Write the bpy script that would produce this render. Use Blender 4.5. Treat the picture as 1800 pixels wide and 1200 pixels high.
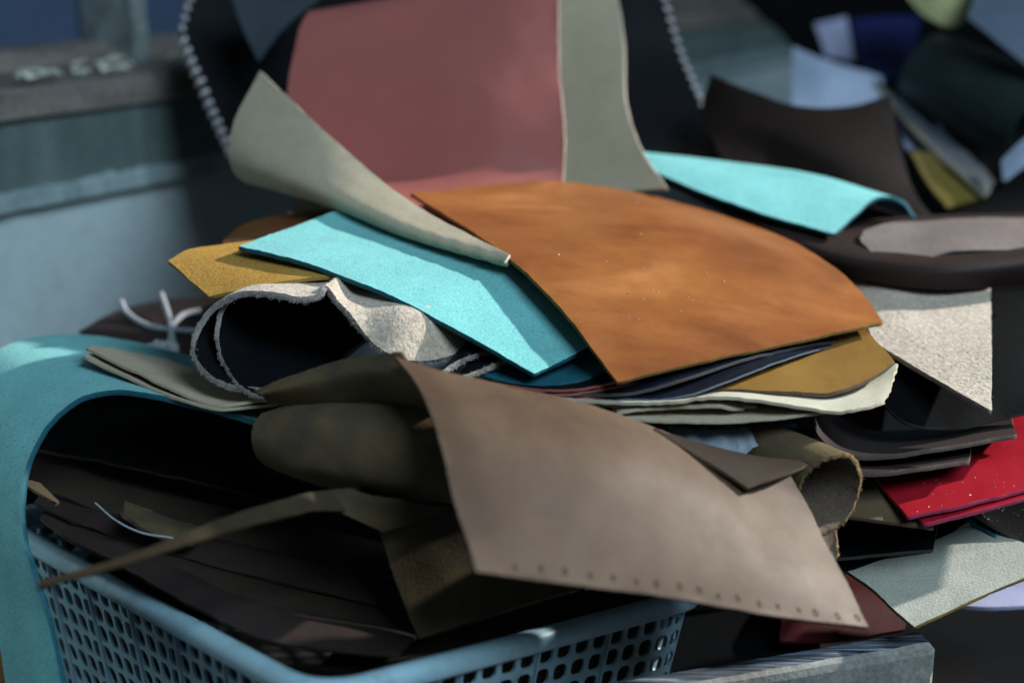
import bpy, math, random
from mathutils import Vector, noise, Matrix

random.seed(7)
sc = bpy.context.scene
for o in list(bpy.data.objects):
    bpy.data.objects.remove(o)

# ------------------------------------------------------------------ camera
PITCH = math.radians(16.0)
CAM = Vector((0.0, -0.721, 0.4567))
FWD = Vector((0, math.cos(PITCH), -math.sin(PITCH)))
UPV = Vector((0, math.sin(PITCH), math.cos(PITCH)))
cd = bpy.data.cameras.new('camera')
cam = bpy.data.objects.new('camera', cd)
sc.collection.objects.link(cam)
cam.location = CAM
cam.rotation_euler = (math.radians(90) - PITCH, 0, 0)
cd.lens = 50; cd.sensor_width = 36
cd.clip_start = 0.01; cd.clip_end = 50
cd.dof.use_dof = True
cd.dof.focus_distance = 0.755
cd.dof.aperture_fstop = 3.1
cd.dof.aperture_blades = 0
sc.camera = cam

# ------------------------------------------------------------------ light
w = bpy.data.worlds.new('World'); sc.world = w; w.use_nodes = True
bg = w.node_tree.nodes['Background']
bg.inputs[0].default_value = (0.62, 0.82, 1.0, 1)
bg.inputs[1].default_value = 0.055

def look(o, target):
    o.rotation_euler = (Vector(target) - o.location).to_track_quat('-Z', 'Y').to_euler()

kd = bpy.data.lights.new('window_sun', 'SPOT')
kd.energy = 1020; kd.color = (1.0, 0.96, 0.9); kd.shadow_soft_size = 0.06
kd.spot_size = math.radians(10.6); kd.spot_blend = 0.3
key = bpy.data.objects.new('window_sun', kd); sc.collection.objects.link(key)
key.location = (3.1, 1.0, 2.0); look(key, (0.02, 0.0, 0.24))

fd = bpy.data.lights.new('window_sky', 'AREA')
fd.energy = 44; fd.color = (0.66, 0.85, 1.0); fd.shape = 'RECTANGLE'; fd.size = 1.3; fd.size_y = 1.0
fil = bpy.data.objects.new('window_sky', fd); sc.collection.objects.link(fil)
fil.location = (1.1, -1.25, 1.85); look(fil, (-0.2, 0.3, 0.25))

sc.view_settings.view_transform = 'Standard'
sc.view_settings.look = 'None'
sc.view_settings.exposure = 0.0
sc.view_settings.gamma = 1.0
sc.render.engine = 'CYCLES'
sc.cycles.use_denoising = True
sc.cycles.max_bounces = 8

# ------------------------------------------------------------------ helpers
def P(px, py, t):
    return CAM + t * (FWD + Vector(((px - 900) / 2500.0, 0, 0)) + UPV * ((600 - py) / 2500.0))

def link(o):
    sc.collection.objects.link(o); return o

def tag(o, label=None, cat=None, group=None, kind=None):
    if label: o['label'] = label
    if cat: o['category'] = cat
    if group: o['group'] = group
    if kind: o['kind'] = kind
    return o

def catmull(pts, n, linear=False):
    m = len(pts)
    out = []
    if m == 1: return [pts[0].copy() for _ in range(n)]
    # chord-length parameter so that samples are even
    L = [0.0]
    for i in range(1, m): L.append(L[-1] + max(1e-7, (pts[i] - pts[i-1]).length))
    for k in range(n):
        s = L[-1] * k / (n - 1)
        i = 0
        while i < m - 2 and s > L[i+1]: i += 1
        f = (s - L[i]) / (L[i+1] - L[i]); f = min(1, max(0, f))
        p1, p2 = pts[i], pts[i+1]
        if linear or m == 2:
            out.append(p1.lerp(p2, f)); continue
        d = L[i+1] - L[i]
        m1 = (p2 - pts[i-1]) / (L[i+1] - L[i-1]) * d if i > 0 else (p2 - p1)
        m2 = (pts[i+2] - p1) / (L[i+2] - L[i]) * d if i < m - 2 else (p2 - p1)
        f2, f3 = f*f, f*f*f
        out.append(p1*(2*f3-3*f2+1) + m1*(f3-2*f2+f) + p2*(-2*f3+3*f2) + m2*(f3-f2))
    return out

def W3(lst):
    return [p if isinstance(p, Vector) else P(*p) for p in lst]

def loft(rows, nu, nv):
    cs = [catmull(W3(r), nu) for r in rows]
    g = [[None]*nu for _ in range(nv)]
    for i in range(nu):
        col = catmull([c[i] for c in cs], nv)
        for j in range(nv): g[j][i] = col[j]
    return g

def coons(bottom, top, left, right, nu, nv):
    B, T = catmull(W3(bottom), nu), catmull(W3(top), nu)
    Lf, R = catmull(W3(left), nv), catmull(W3(right), nv)
    g = []
    for j in range(nv):
        v = j/(nv-1); row = []
        for i in range(nu):
            u = i/(nu-1)
            a = B[i].lerp(T[i], v); b = Lf[j].lerp(R[j], u)
            c = (B[0]*(1-u)+B[-1]*u)*(1-v) + (T[0]*(1-u)+T[-1]*u)*v
            row.append(a+b-c)
        g.append(row)
    return g

def gnormals(g):
    nv, nu = len(g), len(g[0])
    N = []
    for j in range(nv):
        row = []
        for i in range(nu):
            du = g[j][min(i+1,nu-1)] - g[j][max(i-1,0)]
            dv = g[min(j+1,nv-1)][i] - g[max(j-1,0)][i]
            n = du.cross(dv)
            row.append(n.normalized() if n.length > 1e-12 else Vector((0,0,1)))
        N.append(row)
    return N

SEED = [0]
class Sheet: pass

def sheet(name, label, g, mats, th=0.0024, parent=None, flip=None, wob=0.0007, wf=22.0, bulge=0.0, rough=0.0003,
          cat='leather', group=None):
    """a leather piece of real thickness; the grid is its face, mats = (face, back, edge)"""
    SEED[0] += 1
    sv = Vector((SEED[0]*3.17, SEED[0]*1.91, SEED[0]*0.77))
    nv, nu = len(g), len(g[0])
    N = gnormals(g)
    if flip is None:
        s = 0
        for j in range(nv):
            for i in range(nu): s += N[j][i].dot((CAM - g[j][i]).normalized())
        flip = s < 0
    sg = -1 if flip else 1
    g2 = []
    for j in range(nv):
        row = []
        for i in range(nu):
            p, n = g[j][i], N[j][i]*sg
            u, v = i/(nu-1), j/(nv-1)
            d = noise.noise(p*wf + sv)*wob + noise.noise(p*wf*3.1 + sv)*wob*0.25
            d += bulge*math.sin(math.pi*u)*math.sin(math.pi*v)
            q = p + n*d
            e = min(i, nu-1-i)==0 or min(j, nv-1-j)==0
            if e and rough:      # an edge cut by hand
                q = q + Vector((noise.noise(p*420+sv), noise.noise(p*420+sv*2), noise.noise(p*420-sv)))*rough
                q = q + Vector((noise.noise(p*60+sv), noise.noise(p*60+sv*2), noise.noise(p*60-sv)))*rough*1.5
            row.append(q)
        g2.append(row)
    N = [[n*sg for n in r] for r in gnormals(g2)]
    c = Vector((0,0,0))
    for r in g2:
        for p in r: c += p
    c /= nu*nv
    V, F, M, S = [], [], [], []
    for r in g2: V += [p-c for p in r]
    off = len(V)
    for j in range(nv): V += [g2[j][i]-N[j][i]*th-c for i in range(nu)]
    idx = lambda j,i: j*nu+i
    for j in range(nv-1):
        for i in range(nu-1):
            q = (idx(j,i), idx(j,i+1), idx(j+1,i+1), idx(j+1,i))
            if flip: q = q[::-1]
            F.append(q); M.append(0); S.append(True)
            F.append(tuple(off+k for k in q[::-1])); M.append(1); S.append(True)
    ring = [(0,i) for i in range(nu)] + [(j,nu-1) for j in range(1,nv)] + [(nv-1,i) for i in range(nu-2,-1,-1)] + [(j,0) for j in range(nv-2,0,-1)]
    b0 = len(V); n = len(ring)
    for (j,i) in ring: V.append(g2[j][i]-c)
    for (j,i) in ring:
        # outward direction for a slightly rounded cut edge
        ci = min(max(i,1),nu-2); cj = min(max(j,1),nv-2)
        o_ = g2[j][i]-g2[cj][ci]
        o_ = o_.normalized() if o_.length > 1e-9 else Vector((0,0,0))
        V.append(g2[j][i]-N[j][i]*th*0.5+o_*th*0.16-c)
    for (j,i) in ring: V.append(g2[j][i]-N[j][i]*th-c)
    for k in range(n):
        k2 = (k+1)%n
        for a in (0,1):
            q = (b0+a*n+k, b0+(a+1)*n+k, b0+(a+1)*n+k2, b0+a*n+k2)
            if flip: q = q[::-1]
            F.append(q); M.append(2); S.append(True)
    me = bpy.data.meshes.new(name)
    me.from_pydata([tuple(v) for v in V], [], F)
    for m in mats: me.materials.append(MAT[m])
    me.polygons.foreach_set('material_index', M)
    me.polygons.foreach_set('use_smooth', S)
    me.update()
    o = link(bpy.data.objects.new(name, me)); o.location = c
    if parent is not None:
        o.parent = parent; o.location = c - parent.location
    else:
        tag(o, label, cat, group)
    h = Sheet(); h.o, h.g, h.N, h.c, h.th = o, g2, N, c, th
    return h

def at(h, u, v):
    nv, nu = len(h.g), len(h.g[0])
    x, y = u*(nu-1), v*(nv-1)
    i, j = min(int(x), nu-2), min(int(y), nv-2)
    fx, fy = x-i, y-j
    p = (h.g[j][i]*(1-fx)+h.g[j][i+1]*fx)*(1-fy) + (h.g[j+1][i]*(1-fx)+h.g[j+1][i+1]*fx)*fy
    return p, h.N[j][i]

def mesh_obj(name, V, F, mat, parent=None, smooth=False, origin=None):
    c = Vector((0,0,0))
    for v in V: c += Vector(v)
    c /= max(1,len(V))
    if origin is not None: c = Vector(origin)
    me = bpy.data.meshes.new(name)
    me.from_pydata([tuple(Vector(v)-c) for v in V], [], F)
    me.materials.append(MAT[mat])
    if smooth: me.polygons.foreach_set('use_smooth', [True]*len(F))
    me.update()
    o = link(bpy.data.objects.new(name, me)); o.location = c
    if parent is not None:
        o.parent = parent; o.location = c - world_loc(parent)
    return o

def world_loc(o):
    p = Vector((0,0,0))
    while o is not None: p += o.location; o = o.parent
    return p

def fuzz(h, side, mat, n, ln, spread=0.0012, name='edge_fuzz'):
    """loose fibres standing off a torn suede edge (a mass nobody could count)"""
    V, F = [], []
    nv, nu = len(h.g), len(h.g[0])
    for k in range(n):
        f = random.random()
        if side == 'v0': u, v = f, 0
        elif side == 'v1': u, v = f, 1
        elif side == 'u0': u, v = 0, f
        else: u, v = 1, f
        p, nn = at(h, u, v)
        q, _ = at(h, min(max(u,0.03),0.97), min(max(v,0.03),0.97))
        out = (p-q); out = out.normalized() if out.length > 1e-8 else nn
        p = p - nn*h.th*random.random()
        clump = 0.4 + 0.9*max(0, noise.noise(p*300)+0.35)
        r = Vector((random.gauss(0,1), random.gauss(0,1), random.gauss(0,1)))
        d = (out + r*0.55 - nn*0.3).normalized()*ln*random.uniform(0.3,1.0)*clump
        s = r.cross(d); s = s.normalized()*0.00011 if s.length > 0 else Vector((0.0001,0,0))
        b = len(V); mid = p + d*0.55 + r*ln*0.1
        V += [p-s, p+s, mid+s*0.7, mid-s*0.7, p+d]
        F += [(b,b+1,b+2,b+3),(b+3,b+2,b+4)]
    o = mesh_obj(name, V, F, mat, h.o); o['kind'] = 'stuff'
    return o

def nap(h, n, mat, box, ln=0.0014):
    """matted fibres lying on a rough suede face"""
    V, F = [], []
    for k in range(n):
        p, nn = at(h, random.uniform(box[0],box[2]), random.uniform(box[1],box[3]))
        a = Vector((random.gauss(0,1),random.gauss(0,1),random.gauss(0,1))); a = (a-nn*a.dot(nn)).normalized(); b = nn.cross(a)
        l = ln*random.uniform(.4,1.2); w_ = 0.00009; i0 = len(V); lift = random.uniform(.0001,.0005)
        V += [p-b*w_, p+b*w_, p+a*l*.5+b*(l*.2+w_)+nn*lift, p+a*l*.5+b*(l*.2-w_)+nn*lift, p+a*l+nn*lift*.3]
        F += [(i0,i0+1,i0+2,i0+3),(i0+3,i0+2,i0+4)]
    o = mesh_obj('suede_nap', V, F, mat, h.o); o['kind'] = 'stuff'

def specks(h, n, mat, size=(0.0003,0.0009), box=(0.05,0.05,0.95,0.95), name='lint'):
    V, F = [], []
    for k in range(n):
        u, v = random.uniform(box[0],box[2]), random.uniform(box[1],box[3])
        p, nn = at(h, u, v)
        s = random.uniform(*size)*(1 if random.random()<0.8 else 1.7)
        a = Vector((random.gauss(0,1),random.gauss(0,1),random.gauss(0,1))); a = (a-nn*a.dot(nn)).normalized(); b = nn.cross(a)
        c0 = p+nn*0.0001; i0 = len(V); m = random.choice((4,5,6)); asp = random.uniform(.3,1)
        for t in range(m):
            an = t/m*6.283; rr = s*random.uniform(.6,1.2)
            V.append(c0+a*math.cos(an)*rr+b*math.sin(an)*rr*asp)
        V.append(c0+nn*s*0.6)
        for t in range(m): F.append((i0+t, i0+(t+1)%m, i0+m))
    o = mesh_obj(name, V, F, mat, h.o); o['kind'] = 'stuff'
    return o

def tube_geo(pts, r, n=40, sides=8):
    c = catmull(pts, n); V, F = [], []
    ref = Vector((0.3,0.2,1)).normalized()
    for k,p in enumerate(c):
        t = (c[min(k+1,n-1)]-c[max(k-1,0)]).normalized()
        a = t.cross(ref).normalized(); b = t.cross(a)
        rr = r(k/(n-1)) if callable(r) else r
        for s in range(sides):
            an = s/sides*2*math.pi
            V.append(p+a*math.cos(an)*rr+b*math.sin(an)*rr)
    for k in range(n-1):
        for s in range(sides):
            s2 = (s+1)%sides
            F.append((k*sides+s, k*sides+s2, (k+1)*sides+s2, (k+1)*sides+s))
    F.append(tuple(range(sides))[::-1]); F.append(tuple((n-1)*sides+s for s in range(sides)))
    return V, F

# ------------------------------------------------------------------ materials
MAT = {}
def new_mat(name):
    m = bpy.data.materials.new(name); m.use_nodes = True
    MAT[name] = m
    nt = m.node_tree
    return m, nt, nt.nodes['Principled BSDF']

def ramp(nt, c):
    r = nt.nodes.new('ShaderNodeValToRGB')
    e = r.color_ramp.elements
    while len(e) < len(c): e.new(0.5)
    for k,(pos,col) in enumerate(c):
        e[k].position = pos; e[k].color = (*col, 1)
    return r

def tex_noise(nt, co, scale, detail=4, rough=0.55, dist=0.0):
    n = nt.nodes.new('ShaderNodeTexNoise')
    n.inputs['Scale'].default_value = scale; n.inputs['Detail'].default_value = detail
    n.inputs['Roughness'].default_value = rough; n.inputs['Distortion'].default_value = dist
    nt.links.new(co, n.inputs['Vector'])
    return n

def leather(name, col, col2=None, mott=14.0, lo=0.35, hi=0.68, rough=0.55, grain=900.0, gdep=0.25, gcol=0.18, spec=0.4,
            sheen=0.0, dist=0.4, speck=None, speckscale=500, stretch=(1,1,1), mid=1.0):
    m, nt, b = new_mat(name)
    tc = nt.nodes.new('ShaderNodeTexCoord'); mp = nt.nodes.new('ShaderNodeMapping')
    mp.inputs['Scale'].default_value = stretch
    nt.links.new(tc.outputs['Object'], mp.inputs['Vector']); co = mp.outputs['Vector']
    col2 = col2 or tuple(c*0.82 for c in col)
    n1 = tex_noise(nt, co, mott, 5, 0.6, dist)
    r1 = ramp(nt, [(lo, col2), (hi, col)])
    nt.links.new(n1.outputs['Fac'], r1.inputs['Fac'])
    n2 = tex_noise(nt, tc.outputs['Object'], grain, 3, 0.65)
    mr = nt.nodes.new('ShaderNodeMapRange')
    mr.inputs['From Min'].default_value = 0.3; mr.inputs['From Max'].default_value = 0.7
    mr.inputs['To Min'].default_value = 1-gcol; mr.inputs['To Max'].default_value = 1+gcol
    nt.links.new(n2.outputs['Fac'], mr.inputs['Value'])
    mx = nt.nodes.new('ShaderNodeMix'); mx.data_type = 'RGBA'; mx.blend_type = 'MULTIPLY'; mx.inputs['Factor'].default_value = 1
    nt.links.new(r1.outputs['Color'], mx.inputs['A']); nt.links.new(mr.outputs['Result'], mx.inputs['B'])
    outc = mx.outputs['Result']
    nm = tex_noise(nt, tc.outputs['Object'], 75, 7, 0.68, 0.6)
    rm = ramp(nt, [(0.32,(1-.09*mid,)*3), (0.5,(1,1,1)), (0.72,(1+.06*mid,)*3)])
    nt.links.new(nm.outputs['Fac'], rm.inputs['Fac'])
    mm = nt.nodes.new('ShaderNodeMix'); mm.data_type = 'RGBA'; mm.blend_type = 'MULTIPLY'; mm.inputs['Factor'].default_value = 1
    nt.links.new(outc, mm.inputs['A']); nt.links.new(rm.outputs['Color'], mm.inputs['B']); outc = mm.outputs['Result']
    if speck:
        n3 = tex_noise(nt, tc.outputs['Object'], speckscale, 2, 0.5)
        r3 = ramp(nt, [(0.66, (0,0,0)), (0.72, (1,1,1))])
        nt.links.new(n3.outputs['Fac'], r3.inputs['Fac'])
        m3 = nt.nodes.new('ShaderNodeMix'); m3.data_type = 'RGBA'
        nt.links.new(r3.outputs['Color'], m3.inputs['Factor'])
        nt.links.new(outc, m3.inputs['A']); m3.inputs['B'].default_value = (*speck, 1)
        outc = m3.outputs['Result']
    nt.links.new(outc, b.inputs['Base Color'])
    n4 = tex_noise(nt, tc.outputs['Object'], 30, 3, 0.6)
    m4 = nt.nodes.new('ShaderNodeMapRange')
    m4.inputs['To Min'].default_value = max(0.05, rough-0.12); m4.inputs['To Max'].default_value = min(1, rough+0.12)
    nt.links.new(n4.outputs['Fac'], m4.inputs['Value']); nt.links.new(m4.outputs['Result'], b.inputs['Roughness'])
    b.inputs['Specular IOR Level'].default_value = spec
    if sheen:
        b.inputs['Sheen Weight'].default_value = sheen; b.inputs['Sheen Roughness'].default_value = 0.6
    bp = nt.nodes.new('ShaderNodeBump'); bp.inputs['Strength'].default_value = gdep; bp.inputs['Distance'].default_value = 0.0008
    nt.links.new(n2.outputs['Fac'], bp.inputs['Height'])
    bp2 = nt.nodes.new('ShaderNodeBump'); bp2.inputs['Strength'].default_value = 0.09*mid; bp2.inputs['Distance'].default_value = 0.0016
    nt.links.new(nm.outputs['Fac'], bp2.inputs['Height']); nt.links.new(bp.outputs['Normal'], bp2.inputs['Normal'])
    nt.links.new(bp2.outputs['Normal'], b.inputs['Normal'])
    return m

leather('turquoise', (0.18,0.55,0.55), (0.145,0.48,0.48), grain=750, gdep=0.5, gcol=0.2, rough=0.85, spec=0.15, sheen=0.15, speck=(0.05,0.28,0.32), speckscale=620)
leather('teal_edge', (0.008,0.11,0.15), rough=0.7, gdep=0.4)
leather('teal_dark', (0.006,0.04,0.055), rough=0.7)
leather('pink', (0.37,0.122,0.105), (0.345,0.11,0.095), rough=0.5, grain=1500, gdep=0.04, gcol=0.02, spec=0.3, mid=0.25)
leather('olive_back', (0.50,0.435,0.315), (0.45,0.39,0.28), rough=0.92, grain=800, gdep=0.35, gcol=0.1, spec=0.1)
leather('pale_edge', (0.55,0.48,0.40), rough=0.9, gdep=0.4)
leather('pink_edge', (0.50,0.27,0.27), rough=0.9, gdep=0.4)
leather('tan', (0.345,0.128,0.034), (0.29,0.099,0.026), rough=0.34, grain=1300, gdep=0.14, gcol=0.06, spec=0.55)
def pull_up(name):
    nt = MAT[name].node_tree; b = nt.nodes['Principled BSDF']
    old = b.inputs['Base Color'].links[0].from_socket
    tc = nt.nodes.new('ShaderNodeTexCoord')
    mp = nt.nodes.new('ShaderNodeMapping'); mp.inputs['Scale'].default_value = (0.7,1.0,1.0); mp.inputs['Rotation'].default_value = (0,0,0.5)
    nt.links.new(tc.outputs['Object'], mp.inputs['Vector'])
    a = tex_noise(nt, mp.outputs['Vector'], 11, 3, 0.5, 0.6)
    ra = ramp(nt, [(0.30,(0.55,0.48,0.50)), (0.47,(0.92,0.88,0.90)), (0.58,(1.0,1.0,1.0)), (0.74,(1.5,1.7,2.1))])
    nt.links.new(a.outputs['Fac'], ra.inputs['Fac'])
    mp2 = nt.nodes.new('ShaderNodeMapping'); mp2.inputs['Scale'].default_value = (18,60,40); mp2.inputs['Rotation'].default_value = (0,0,-0.25)
    nt.links.new(tc.outputs['Object'], mp2.inputs['Vector'])
    c = tex_noise(nt, mp2.outputs['Vector'], 1.0, 6, 0.7, 0.5)      # faint pulled creases
    rc = ramp(nt, [(0.36,(0.92,0.90,0.89)), (0.5,(1,1,1)), (0.70,(1.12,1.15,1.2))])
    nt.links.new(c.outputs['Fac'], rc.inputs['Fac'])
    cur = old
    for t in (ra, rc):
        m = nt.nodes.new('ShaderNodeMix'); m.data_type = 'RGBA'; m.blend_type = 'MULTIPLY'; m.inputs['Factor'].default_value = 1
        m.clamp_result = False
        nt.links.new(cur, m.inputs['A']); nt.links.new(t.outputs['Color'], m.inputs['B']); cur = m.outputs['Result']
    nt.links.new(cur, b.inputs['Base Color'])
pull_up('tan')
leather('tan_edge', (0.22,0.14,0.035), rough=0.9, gdep=0.4)
leather('rust', (0.20,0.075,0.018), (0.11,0.04,0.012), rough=0.5, grain=1000, gdep=0.1)
leather('mustard', (0.47,0.27,0.065), (0.40,0.22,0.05), mott=25, rough=0.88, grain=620, gdep=0.5, gcol=0.25, spec=0.1, stretch=(0.4,1,1))
leather('mustard_smooth', (0.26,0.145,0.034), (0.21,0.11,0.026), rough=0.4, grain=1000, gdep=0.08, gcol=0.05)
leather('mustard_edge', (0.30,0.20,0.05), rough=0.9)
leather('cream_suede', (0.58,0.495,0.395), (0.48,0.395,0.31), mott=30, rough=0.95, grain=380, gdep=1.0, gcol=0.3, spec=0.05, sheen=0.3)
leather('cream_edge', (0.40,0.37,0.36), rough=0.95, grain=500, gdep=0.8, gcol=0.2, spec=0.05)
leather('black', (0.006,0.0075,0.010), (0.004,0.005,0.0065), rough=0.6, grain=700, gdep=0.2, spec=0.12)
leather('black_soft', (0.0040,0.0045,0.0052), (0.0025,0.003,0.0034), rough=0.75, grain=500, gdep=0.25, spec=0.04)
leather('navy', (0.010,0.014,0.024), (0.007,0.010,0.017), rough=0.33, grain=900, gdep=0.08, spec=0.5)
leather('grey_edge', (0.085,0.08,0.085), rough=0.9, gdep=0.4)
leather('brown', (0.118,0.076,0.045), (0.080,0.045,0.025), mott=19, rough=0.6, grain=900, gdep=0.12, gcol=0.05, spec=0.35)
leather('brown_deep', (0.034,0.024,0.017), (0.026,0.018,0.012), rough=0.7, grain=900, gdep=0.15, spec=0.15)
leather('brown_edge', (0.115,0.075,0.05), rough=0.9, gdep=0.5)
leather('strap_brown', (0.062,0.044,0.025), (0.042,0.031,0.019), mott=30, rough=0.75, grain=700, gdep=0.25, gcol=0.12, spec=0.15)
leather('olive_dark', (0.045,0.034,0.023), (0.028,0.022,0.016), mott=20, rough=0.8, grain=700, gdep=0.25, gcol=0.12, spec=0.15)
leather('olive_brown', (0.135,0.095,0.045), (0.062,0.052,0.038), mott=26, rough=0.75, grain=700, gdep=0.25, gcol=0.12, spec=0.2)
leather('olive_brown_edge', (0.10,0.075,0.045), rough=0.9, gdep=0.5)
leather('suede_brown', (0.12,0.088,0.06), (0.085,0.06,0.042), mott=40, rough=0.95, grain=600, gdep=0.7, gcol=0.25, spec=0.05, sheen=0.2)
leather('suede_gold_edge', (0.26,0.165,0.07), rough=0.95, grain=500, gdep=0.8, gcol=0.3)
leather('dark_brown', (0.040,0.027,0.024), (0.028,0.019,0.018), rough=0.5, grain=800, gdep=0.2, spec=0.3)
leather('tongue_suede', (0.20,0.165,0.155), (0.15,0.122,0.114), rough=0.8, grain=500, gdep=0.5, gcol=0.15, spec=0.2)
leather('dark_brown_gloss', (0.034,0.021,0.019), (0.024,0.015,0.0135), rough=0.55, grain=900, gdep=0.1, spec=0.18)
leather('chocolate', (0.010,0.0065,0.006), (0.007,0.005,0.0045), rough=0.7, grain=900, gdep=0.1, spec=0.06)
leather('dark_brown_edge', (0.10,0.075,0.065), rough=0.9, gdep=0.5)
leather('red', (0.36,0.012,0.022), (0.30,0.009,0.018), rough=0.32, grain=1200, gdep=0.06, gcol=0.03, spec=0.45)
leather('red_edge', (0.45,0.05,0.12), rough=0.8, gdep=0.5)
leather('dull_red', (0.055,0.004,0.005), rough=0.5)
leather('grey_suede', (0.43,0.44,0.38), (0.38,0.39,0.335), mott=20, rough=0.92, grain=700, gdep=0.55, gcol=0.15, spec=0.08, speck=(0.25,0.25,0.22), speckscale=560)
leather('card', (0.50,0.48,0.38), (0.44,0.42,0.33), rough=0.8, grain=800, gdep=0.15, gcol=0.06, spec=0.2)
leather('card_edge', (0.34,0.31,0.21), rough=0.9)
leather('slate', (0.045,0.062,0.080), rough=0.55)
leather('slate_blue', (0.10,0.135,0.19), rough=0.6)
leather('pale_blue', (0.42,0.50,0.66), (0.36,0.44,0.58), rough=0.7)
leather('lavender', (0.36,0.38,0.56), rough=0.7)
leather('royal_blue', (0.010,0.018,0.12), (0.006,0.010,0.06), rough=0.45)
leather('lemon', (0.46,0.47,0.24), (0.40,0.41,0.19), rough=0.8)
leather('olive_yellow', (0.17,0.125,0.02), rough=0.6)
leather('dark_green', (0.020,0.034,0.032), (0.012,0.020,0.019), rough=0.35, spec=0.5)
leather('cord_white', (0.40,0.42,0.46), rough=0.85, grain=1500, gdep=0.4)
leather('tissue', (0.62,0.70,0.74), rough=0.9)
leather('lint_white', (0.72,0.68,0.62), rough=0.95)
leather('cream_nap', (0.66,0.585,0.49), (0.46,0.38,0.30), mott=400, rough=0.95)
leather('cream_fibre', (0.52,0.48,0.45), rough=0.95)
leather('gold_fibre', (0.28,0.19,0.09), rough=0.95)
leather('brown_hole', (0.055,0.03,0.02), rough=0.9)
leather('thread', (0.85,0.82,0.84), rough=0.5, grain=2000)
leather('wire', (0.55,0.60,0.62), rough=0.3)
leather('tan_tip', (0.40,0.25,0.13), rough=0.7)
# setting
leather('plaster', (0.60,0.72,0.74), (0.52,0.64,0.66), mott=6, rough=0.9, grain=220, gdep=0.3, gcol=0.06, spec=0.1, lo=0.3, hi=0.7)
leather('chipped_ledge', (0.42,0.54,0.56), (0.24,0.33,0.34), mott=35, rough=0.85, grain=160, gdep=0.6, gcol=0.15, stretch=(1,1,0.5))
leather('green_board', (0.17,0.235,0.225), (0.09,0.13,0.125), mott=16, rough=0.7, grain=200, gdep=0.4, gcol=0.15, stretch=(1,1,0.25))
leather('sill_wood', (0.30,0.275,0.245), (0.12,0.11,0.10), mott=40, rough=0.85, grain=180, gdep=0.6, gcol=0.25, stretch=(0.2,0.2,1.6))
leather('frame_paint', (0.36,0.44,0.43), (0.12,0.14,0.13), mott=40, rough=0.8, grain=200, gdep=0.5)
leather('flake', (0.78,0.80,0.70), (0.55,0.58,0.52), rough=0.9)
leather('night_glass', (0.07,0.105,0.18), (0.045,0.07,0.13), mott=5, rough=0.25)
leather('bench_wood', (0.028,0.021,0.018), (0.016,0.012,0.010), mott=10, rough=0.75, grain=200, gdep=0.3, stretch=(0.2,1,1))
leather('granite', (0.30,0.31,0.28), (0.21,0.215,0.20), mott=60, rough=0.8, grain=350, gdep=0.6, gcol=0.25, speck=(0.36,0.25,0.17), speckscale=90)

def plastic(name, col, rough=0.35):
    m, nt, b = new_mat(name)
    tc = nt.nodes.new('ShaderNodeTexCoord')
    n = tex_noise(nt, tc.outputs['Object'], 40, 7, 0.65, 0.5)
    r = ramp(nt, [(0.28, tuple(c*0.55 for c in col)), (0.48, tuple(c*0.88 for c in col)), (0.7, col)])
    nt.links.new(n.outputs['Fac'], r.inputs['Fac']); nt.links.new(r.outputs['Color'], b.inputs['Base Color'])
    b.inputs['Roughness'].default_value = rough
    b.inputs['Subsurface Weight'].default_value = 0.1; b.inputs['Subsurface Radius'].default_value = (0.003,0.004,0.005)
    n2 = tex_noise(nt, tc.outputs['Object'], 260, 3)
    bp = nt.nodes.new('ShaderNodeBump'); bp.inputs['Strength'].default_value = 0.08; bp.inputs['Distance'].default_value = 0.0006
    nt.links.new(n2.outputs['Fac'], bp.inputs['Height']); nt.links.new(bp.outputs['Normal'], b.inputs['Normal'])
plastic('basket_blue', (0.42,0.67,0.77))

def film(name):
    m, nt, b = new_mat(name)
    b.inputs['Base Color'].default_value = (0.55,0.68,0.80,1); b.inputs['Roughness'].default_value = 0.18
    b.inputs['Alpha'].default_value = 0.3; b.inputs['Specular IOR Level'].default_value = 0.6
    tc = nt.nodes.new('ShaderNodeTexCoord')
    n = tex_noise(nt, tc.outputs['Object'], 90, 4, 0.6, 1.0)
    bp = nt.nodes.new('ShaderNodeBump'); bp.inputs['Strength'].default_value = 0.8; bp.inputs['Distance'].default_value = 0.003
    nt.links.new(n.outputs['Fac'], bp.inputs['Height']); nt.links.new(bp.outputs['Normal'], b.inputs['Normal'])
film('plastic_film')

def slab_top():
    m, nt, b = new_mat('slab_top')
    tc = nt.nodes.new('ShaderNodeTexCoord'); mp = nt.nodes.new('ShaderNodeMapping')
    mp.inputs['Rotation'].default_value = (0,0,math.radians(-38)); mp.inputs['Scale'].default_value = (18,420,100)
    nt.links.new(tc.outputs['Object'], mp.inputs['Vector'])
    n = tex_noise(nt, mp.outputs['Vector'], 1.0, 5, 0.65, 0.6)
    r = ramp(nt, [(0.40,(0.018,0.022,0.030)), (0.55,(0.10,0.13,0.17)), (0.72,(0.40,0.47,0.55))])
    nt.links.new(n.outputs['Fac'], r.inputs['Fac']); nt.links.new(r.outputs['Color'], b.inputs['Base Color'])
    b.inputs['Roughness'].default_value = 0.5
    bp = nt.nodes.new('ShaderNodeBump'); bp.inputs['Strength'].default_value = 0.4; bp.inputs['Distance'].default_value = 0.001
    nt.links.new(n.outputs['Fac'], bp.inputs['Height']); nt.links.new(bp.outputs['Normal'], b.inputs['Normal'])
slab_top()

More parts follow.
